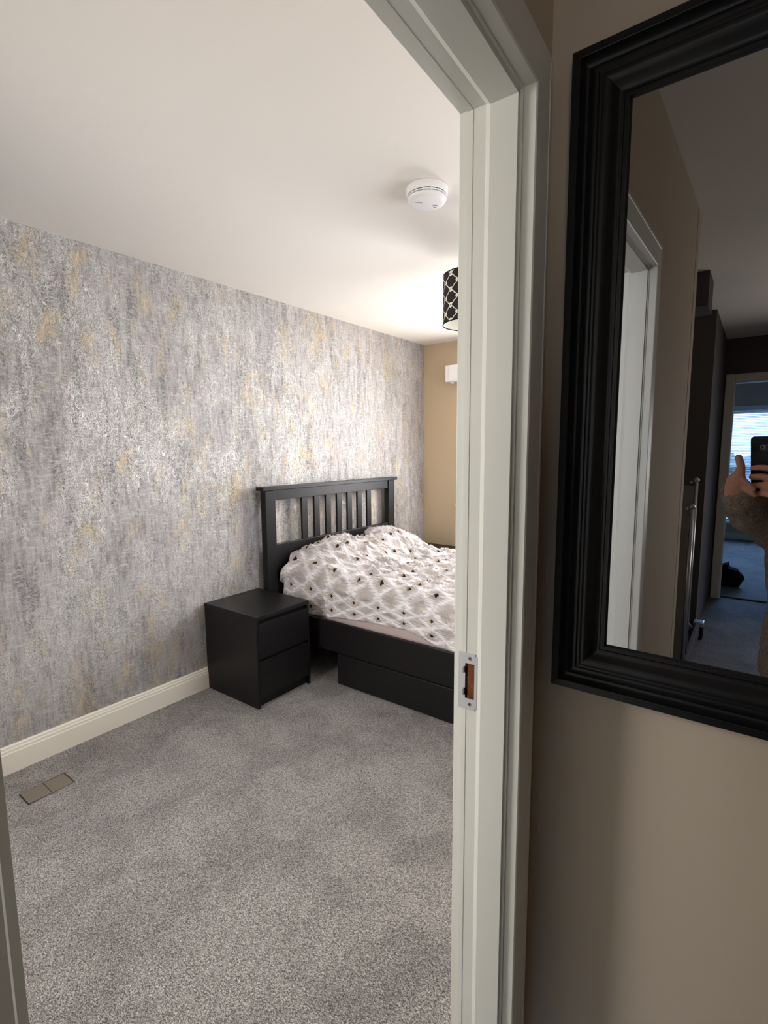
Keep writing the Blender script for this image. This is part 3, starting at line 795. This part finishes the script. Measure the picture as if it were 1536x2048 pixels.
# venetian blind of the far window
vb = empty('venetian_blind', (wx+.04, -.06, VZ1), 'white venetian blind with open slats over the bright far window', 'blind')
obj('headrail', B(wx+.015, wx+.065, VY0-.02, VY1+.02, VZ1-.015, VZ1+.055, bev=.004), M['blind'], vb)
z = VZ1-.035; first = None; k = 0
while z > VZ0+.06:
    if first is None:
        bm = bmesh.new(); pts = []
        for i in range(5):
            t = (i-2)/2; pts.append((t*.0125, .0018*(1-t*t)))
        top_ = [(x_, z_) for x_, z_ in pts]; bot = [(x_, z_-.0008) for x_, z_ in pts][::-1]
        ol = [(x_, z_) for x_, z_ in top_+bot]
        prism(bm, ol, VY0, VY1, 1)
        bmesh.ops.transform(bm, matrix=Matrix.Rotation(.38, 4, 'Y'), verts=bm.verts)
        first = obj('slat', bm, M['blind'], vb); s_ = first
    else:
        s_ = first.copy(); COL.objects.link(s_)
    s_.location = (wx+.040, 0, z)
    s_.parent = vb; s_.matrix_parent_inverse = vb.matrix_world.inverted()
    z -= .0235; k += 1
obj('bottom_rail', B(wx+.028, wx+.052, VY0, VY1, VZ0+.035, VZ0+.055, bev=.003), M['blind'], vb)
for y_ in (-.75, -.06, .38, .62):
    bm = bmesh.new(); cyl(bm, (wx+.054, y_, VZ0+.05), (wx+.054, y_, VZ1), .0012, seg=6); obj('ladder_cord', bm, M['blind'], vb)

# what the far window looks out on: a low roofline and trees across the street
M['far'] = mat('distant_siding', srgb(150, 164, 178), .8)
M['leaf'] = mat('distant_foliage', srgb(110, 128, 124), .9, bump=(4, 1, .1))
M['ground'] = mat('street_ground', srgb(120, 122, 120), .95)
gm = struct('ground', B(-60, -8.2, -25, 25, -3.2, -3.1), M['ground'])
hs = empty('house', (-34, 1, -3.1), 'distant blue-grey house seen through the far window slats', 'house')
bm = bmesh.new(); box(bm, -38, -32, -6, 6, -3.1, -.3); obj('walls', bm, M['far'], hs)
bm = bmesh.new(); prism(bm, [(-6.4, -.3), (6.4, -.3), (0, 1.1)], -38.4, -31.6, 0); obj('roof', bm, M['far'], hs)
for x_, y_, s_ in ((-26, 4.2, 1.0), (-24, 1.4, .8)):
    t_ = empty('tree', (x_, y_, -3.1), 'tree outside the far window, ' + ('the taller one' if s_ > .9 else 'the lower one in front of the house'), 'tree', 'trees outside the far window')
    bm = bmesh.new(); cyl(bm, (x_, y_, -3.1), (x_, y_, .6), .12, .06, 8); obj('trunk', bm, M['bag'], t_)
    bm = bmesh.new(); bmesh.ops.create_icosphere(bm, subdivisions=4, radius=1)
    for v in bm.verts:
        p = v.co.copy(); kk = 1+.5*noise.noise(p*2.3+Vector((x_, 0, 0)))
        v.co = Vector((x_+p.x*s_*kk, y_+p.y*s_*kk, .55+p.z*s_*.9*kk))
    obj('crown', bm, M['leaf'], t_, smooth=True)

# ------------------------------------------------------------------ the person holding the phone (seen in the mirror)
F0 = Vector((math.cos(YAW), math.sin(YAW), 0)); L0 = Vector((-math.sin(YAW), math.cos(YAW), 0)); Z0 = Vector((0, 0, 1))
CP = -.27*F0 - .055*L0                                         # over the feet
def at(f, l, z): return CP + F0*f + L0*l + Z0*z
def chain(bm, pts, seg=12):
    """overlapping tapered limbs: pts = [(Vector, radius), ...]"""
    for (p, r_), (q, s_) in zip(pts, pts[1:]):
        cyl(bm, p, q, r_, s_, seg)
    for p, r_ in pts: ball(bm, p, r_, seg=seg)
def remesh(name, bm, mt, vox, parent, sm=4, disp=None):
    me = bpy.data.meshes.new(name); bm.to_mesh(me); bm.free()
    o = bpy.data.objects.new(name, me); COL.objects.link(o)
    a = o.modifiers.new('r', 'REMESH'); a.mode = 'VOXEL'; a.voxel_size = vox; a.use_smooth_shade = True
    b = o.modifiers.new('s', 'SMOOTH'); b.factor = .5; b.iterations = sm
    dg = bpy.context.evaluated_depsgraph_get(); dg.update()
    m2 = bpy.data.meshes.new_from_object(o.evaluated_get(dg)); o.modifiers.clear(); o.data = m2
    if disp:
        for v in m2.vertices:
            v.co += v.normal*disp(v.co)
    for p in m2.polygons: p.use_smooth = True
    m2.materials.clear(); m2.materials.append(mt)
    if parent is not None: o.parent = parent; o.matrix_parent_inverse = parent.matrix_world.inverted()
    return o
def person():
    s = empty('person', CP, 'person in a fluffy brown fleece holding up a phone, seen in the mirror', 'person')
    rotF = Matrix.Rotation(YAW, 4, 'Z')
    # joints
    shl, shr = at(0, .165, 1.325), at(0, -.165, 1.325)
    ell = Vector((-.225, -.085, 1.165)); wrl = Vector((-.030, .058, 1.312))
    elr = at(.02, -.24, 1.08); wrr = F0*-.035 + Rv*.085 + Z0*1.318
    bm = bmesh.new()
    # head
    hc = at(.02, 0, 1.515)
    ball(bm, hc, 1, (.095, .076, .112), 24, rotF); ball(bm, hc+F0*.025-Z0*.055, 1, (.062, .055, .055), 20, rotF)
    ball(bm, hc+F0*.100-Z0*.012, 1, (.014, .012, .024), 12, rotF); ball(bm, hc+F0*.108-Z0*.026, 1, (.013, .015, .011), 12, rotF)
    for sg in (-1, 1):
        ball(bm, hc+F0*.082+L0*sg*.030+Z0*.004, 1, (.012, .016, .011), 12, rotF)
        ball(bm, hc-F0*.005+L0*sg*.078-Z0*.008, 1, (.016, .008, .030), 12, rotF)
    ball(bm, hc+F0*.088-Z0*.060, 1, (.012, .026, .008), 12, rotF)
    chain(bm, [(hc-Z0*.05-F0*.01, .052), (at(-.015, 0, 1.36), .055)])
    # trunk
    chain(bm, [(at(-.005, .09, 1.30), .075), (at(-.005, -.09, 1.30), .075)]); chain(bm, [(at(0, 0, 1.28), .11), (at(0, 0, 1.12), .115), (at(0, 0, .98), .100), (at(-.01, 0, .86), .095)], 20)
    chain(bm, [(at(0, .06, 1.2), .095), (at(0, .05, .9), .085)], 16); chain(bm, [(at(0, -.06, 1.2), .095), (at(0, -.05, .9), .085)], 16)
    # arms
    chain(bm, [(shl, .052), (ell, .040), (ell.lerp(wrl, .35), .038), (wrl, .026)])
    chain(bm, [(shr, .052), (elr, .040), (elr.lerp(wrr, .35), .038), (wrr, .026)])
    # legs
    for sg in (-1, 1):
        chain(bm, [(at(-.01, .075*sg, .86), .078), (at(.01, .09*sg, .46), .055), (at(-.015, .09*sg, .30), .056), (at(-.01, .095*sg, .08), .036)], 16)
        chain(bm, [(at(-.03, .095*sg, .045), .036), (at(.10, .105*sg, .03), .028), (at(.15, .11*sg, .022), .02)])
    # left hand: palm below the phone's corner, thumb up, four fingers reaching under the phone
    V = Vector
    chain(bm, [(wrl, .025), (V((-.012, .056, 1.342)), .026), (V((-.005, .046, 1.362)), .019)])
    chain(bm, [(V((-.015, .064, 1.330)), .018), (V((-.006, .060, 1.360)), .019), (V((-.004, .050, 1.378)), .015)])
    chain(bm, [(V((-.008, .046, 1.340)), .018), (V((-.010, .054, 1.330)), .021)])
    chain(bm, [(V((-.004, .046, 1.376)), .0135), (V((-.002, .044, 1.400)), .0112), (V((-.001, .048, 1.416)), .0105), (V((0, .052, 1.428)), .0098)])   # thumb
    chain(bm, [(V((.004, .042, 1.368)), .0095), (V((.012, .029, 1.357)), .0085), (V((.014, .019, 1.347)), .0076), (V((.013, .011, 1.338)), .0068)])
    chain(bm, [(V((.000, .042, 1.346)), .0095), (V((.008, .027, 1.336)), .0082), (V((.010, .016, 1.327)), .0074), (V((.009, .008, 1.321)), .0066)])
    chain(bm, [(V((-.008, .040, 1.332)), .0100), (V((-.010, .024, 1.320)), .0085), (V((-.014, .012, 1.314)), .0075)])
    chain(bm, [(V((-.014, .044, 1.322)), .0090), (V((-.018, .030, 1.310)), .0078), (V((-.022, .020, 1.306)), .0070)])
    # right hand: four fingers closed across the back of the phone, thumb on the screen side
    def q(r_, f_, z_): return Rv*r_ + F0*f_ + Z0*z_
    k0 = .0145                                                # finger axis ahead of the phone's back at that height
    for i, (z_, tip, rad) in enumerate(((1.3990, -.019, .0088), (1.3730, -.023, .0098), (1.3480, -.020, .0096), (1.3250, -.008, .0084))):
        off = -(CAMH-z_)*.1217
        chain(bm, [(q(.062, off-.012, z_-.010), .0105), (q(.047, off+.004, z_-.004), .0098), (q(.022, off+.0080, z_), rad+.0002), (q(.002, off+.0080, z_+.001), rad), (q(tip, off+.0068, z_-.001), rad*.92)])
    chain(bm, [(wrr, .026), (q(.070, -.028, 1.350), .026), (q(.064, -.026, 1.385), .023), (q(.062, -.024, 1.402), .016)])
    chain(bm, [(q(.062, -.028, 1.338), .020), (q(.060, -.026, 1.36), .019)])
    chain(bm, [(q(.062, -.034, 1.372), .013), (q(.050, -.040, 1.400), .0105), (q(.038, -.036, 1.418), .0095), (q(.026, -.032, 1.428), .0085)])
    remesh('body', bm, M['skin'], .0030, s, 3)
    # fleece coat
    bm = bmesh.new()
    chain(bm, [(at(-.01, .10, 1.30), .090), (at(-.01, -.10, 1.30), .090)], 20)
    for l_ in (-.065, 0, .065): chain(bm, [(at(0, l_, 1.27), .120), (at(0, l_, 1.12), .125), (at(0, l_, .95), .108), (at(0, l_*1.05, .76), .116)], 20)
    chain(bm, [(shl, .078), (shl.lerp(ell, .5), .072), (ell, .064), (ell.lerp(wrl, .45), .060), (ell.lerp(wrl, .80), .056)], 18)
    cu = wrl + Vector((.000, -.018, -.012))
    chain(bm, [(ell.lerp(wrl, .70)+Vector((0, 0, -.012)), .056), (cu, .047)], 18)
    chain(bm, [(ell.lerp(wrl, .75), .050), (wrl+Vector((-.022, .004, .012)), .034)], 18)
    chain(bm, [(shr, .078), (shr.lerp(elr, .5), .072), (elr, .064), (elr.lerp(wrr, .85), .050)], 18)
    chain(bm, [(at(-.03, -.05, 1.375), .045), (at(-.03, .05, 1.375), .045)], 16)
    remesh('fleece_coat', bm, M['fleece'], .008, s, 3, lambda p: .0035*noise.noise(p*70)+.0045*noise.noise(p*24)+.006*noise.noise(p*9))
    bm = bmesh.new()
    for sg in (-1, 1): chain(bm, [(at(-.01, .070*sg, .86), .098), (at(0, .088*sg, .62), .088), (at(0, .09*sg, .42), .072), (at(-.01, .095*sg, .12), .060)], 18)
    remesh('trousers', bm, M['jeans'], .010, s, 3, lambda p: .003*noise.noise(p*14))
    for sg in (-1, 1):
        bm = bmesh.new(); ball(bm, at(.05, .105*sg, .035), 1, (.135, .047, .036), 20, rotF); ball(bm, at(-.02, .10*sg, .06), 1, (.055, .044, .050), 16, rotF)
        remesh('shoe', bm, M['shoe'], .006, s, 2)
    bm = bmesh.new(); ball(bm, hc-F0*.018+Z0*.022, 1, (.108, .090, .112), 24, rotF); ball(bm, hc-F0*.07-Z0*.06, 1, (.055, .075, .10), 20, rotF)
    h_ = remesh('hair', bm, M['hair'], .006, s, 2)
    # cut the face free
    b2 = bmesh.new(); b2.from_mesh(h_.data)
    dv = [v for v in b2.verts if (v.co-hc).dot(F0) > .045 and (v.co-hc).z < .062]
    bmesh.ops.delete(b2, geom=dv, context='VERTS'); b2.to_mesh(h_.data); b2.free()
    for sg in (-1, 1):
        bm = bmesh.new(); ball(bm, hc+F0*.0885+L0*sg*.030+Z0*.004, .0085, seg=12); obj('eye', bm, M['white'], s, smooth=True)
person()
# phone: its back lies just behind the lens point, parallel to the picture plane
ph = empty('phone', (0, 0, 0), 'dark phone held upright in both hands, reflected in the mirror', 'phone')
PM = Matrix((R2, U2, -Fv)).transposed().to_4x4(); PM.translation = Vector((0, 0, CAMH)) - Fv*.0065
def phone_part(name, bm, mt, par):
    bmesh.ops.transform(bm, matrix=PM, verts=bm.verts); return obj(name, bm, mt, par)
bm = bmesh.new()
pw, up, dn, rad = .0385, .030, .128, .010
pts = []
for (cx_, cz_, a0) in ((pw-rad, up-rad, 0), (-pw+rad, up-rad, PI/2), (-pw+rad, -dn+rad, PI), (pw-rad, -dn+rad, 1.5*PI)):
    for i in range(7): a = a0+PI/2*i/6; pts.append((cx_+rad*math.cos(a), cz_+rad*math.sin(a)))
prism(bm, pts, .0, .0095, 2)
es = [e for e in bm.edges if abs(e.verts[0].co.z-e.verts[1].co.z) < 1e-6]
bmesh.ops.bevel(bm, geom=es, offset=.0022, segments=2, affect='EDGES')
phone_part('phone_body', bm, M['phone'], ph)
bm = bmesh.new(); box(bm, -.034, .034, -.012, .009, -.0024, .0002, bev=.001); phone_part('camera_bar', bm, M['lens'], ph)
bm = bmesh.new(); lathe(bm, (0, 0, 0), [(.0058, -.0024), (.0062, -.0034), (.0050, -.0034)], 24); phone_part('lens_ring', bm, M['steel'], ph)
bm = bmesh.new(); box(bm, -.0355, .0355, -.124, .026, .0094, .0099); phone_part('display', bm, M['lens'], ph)
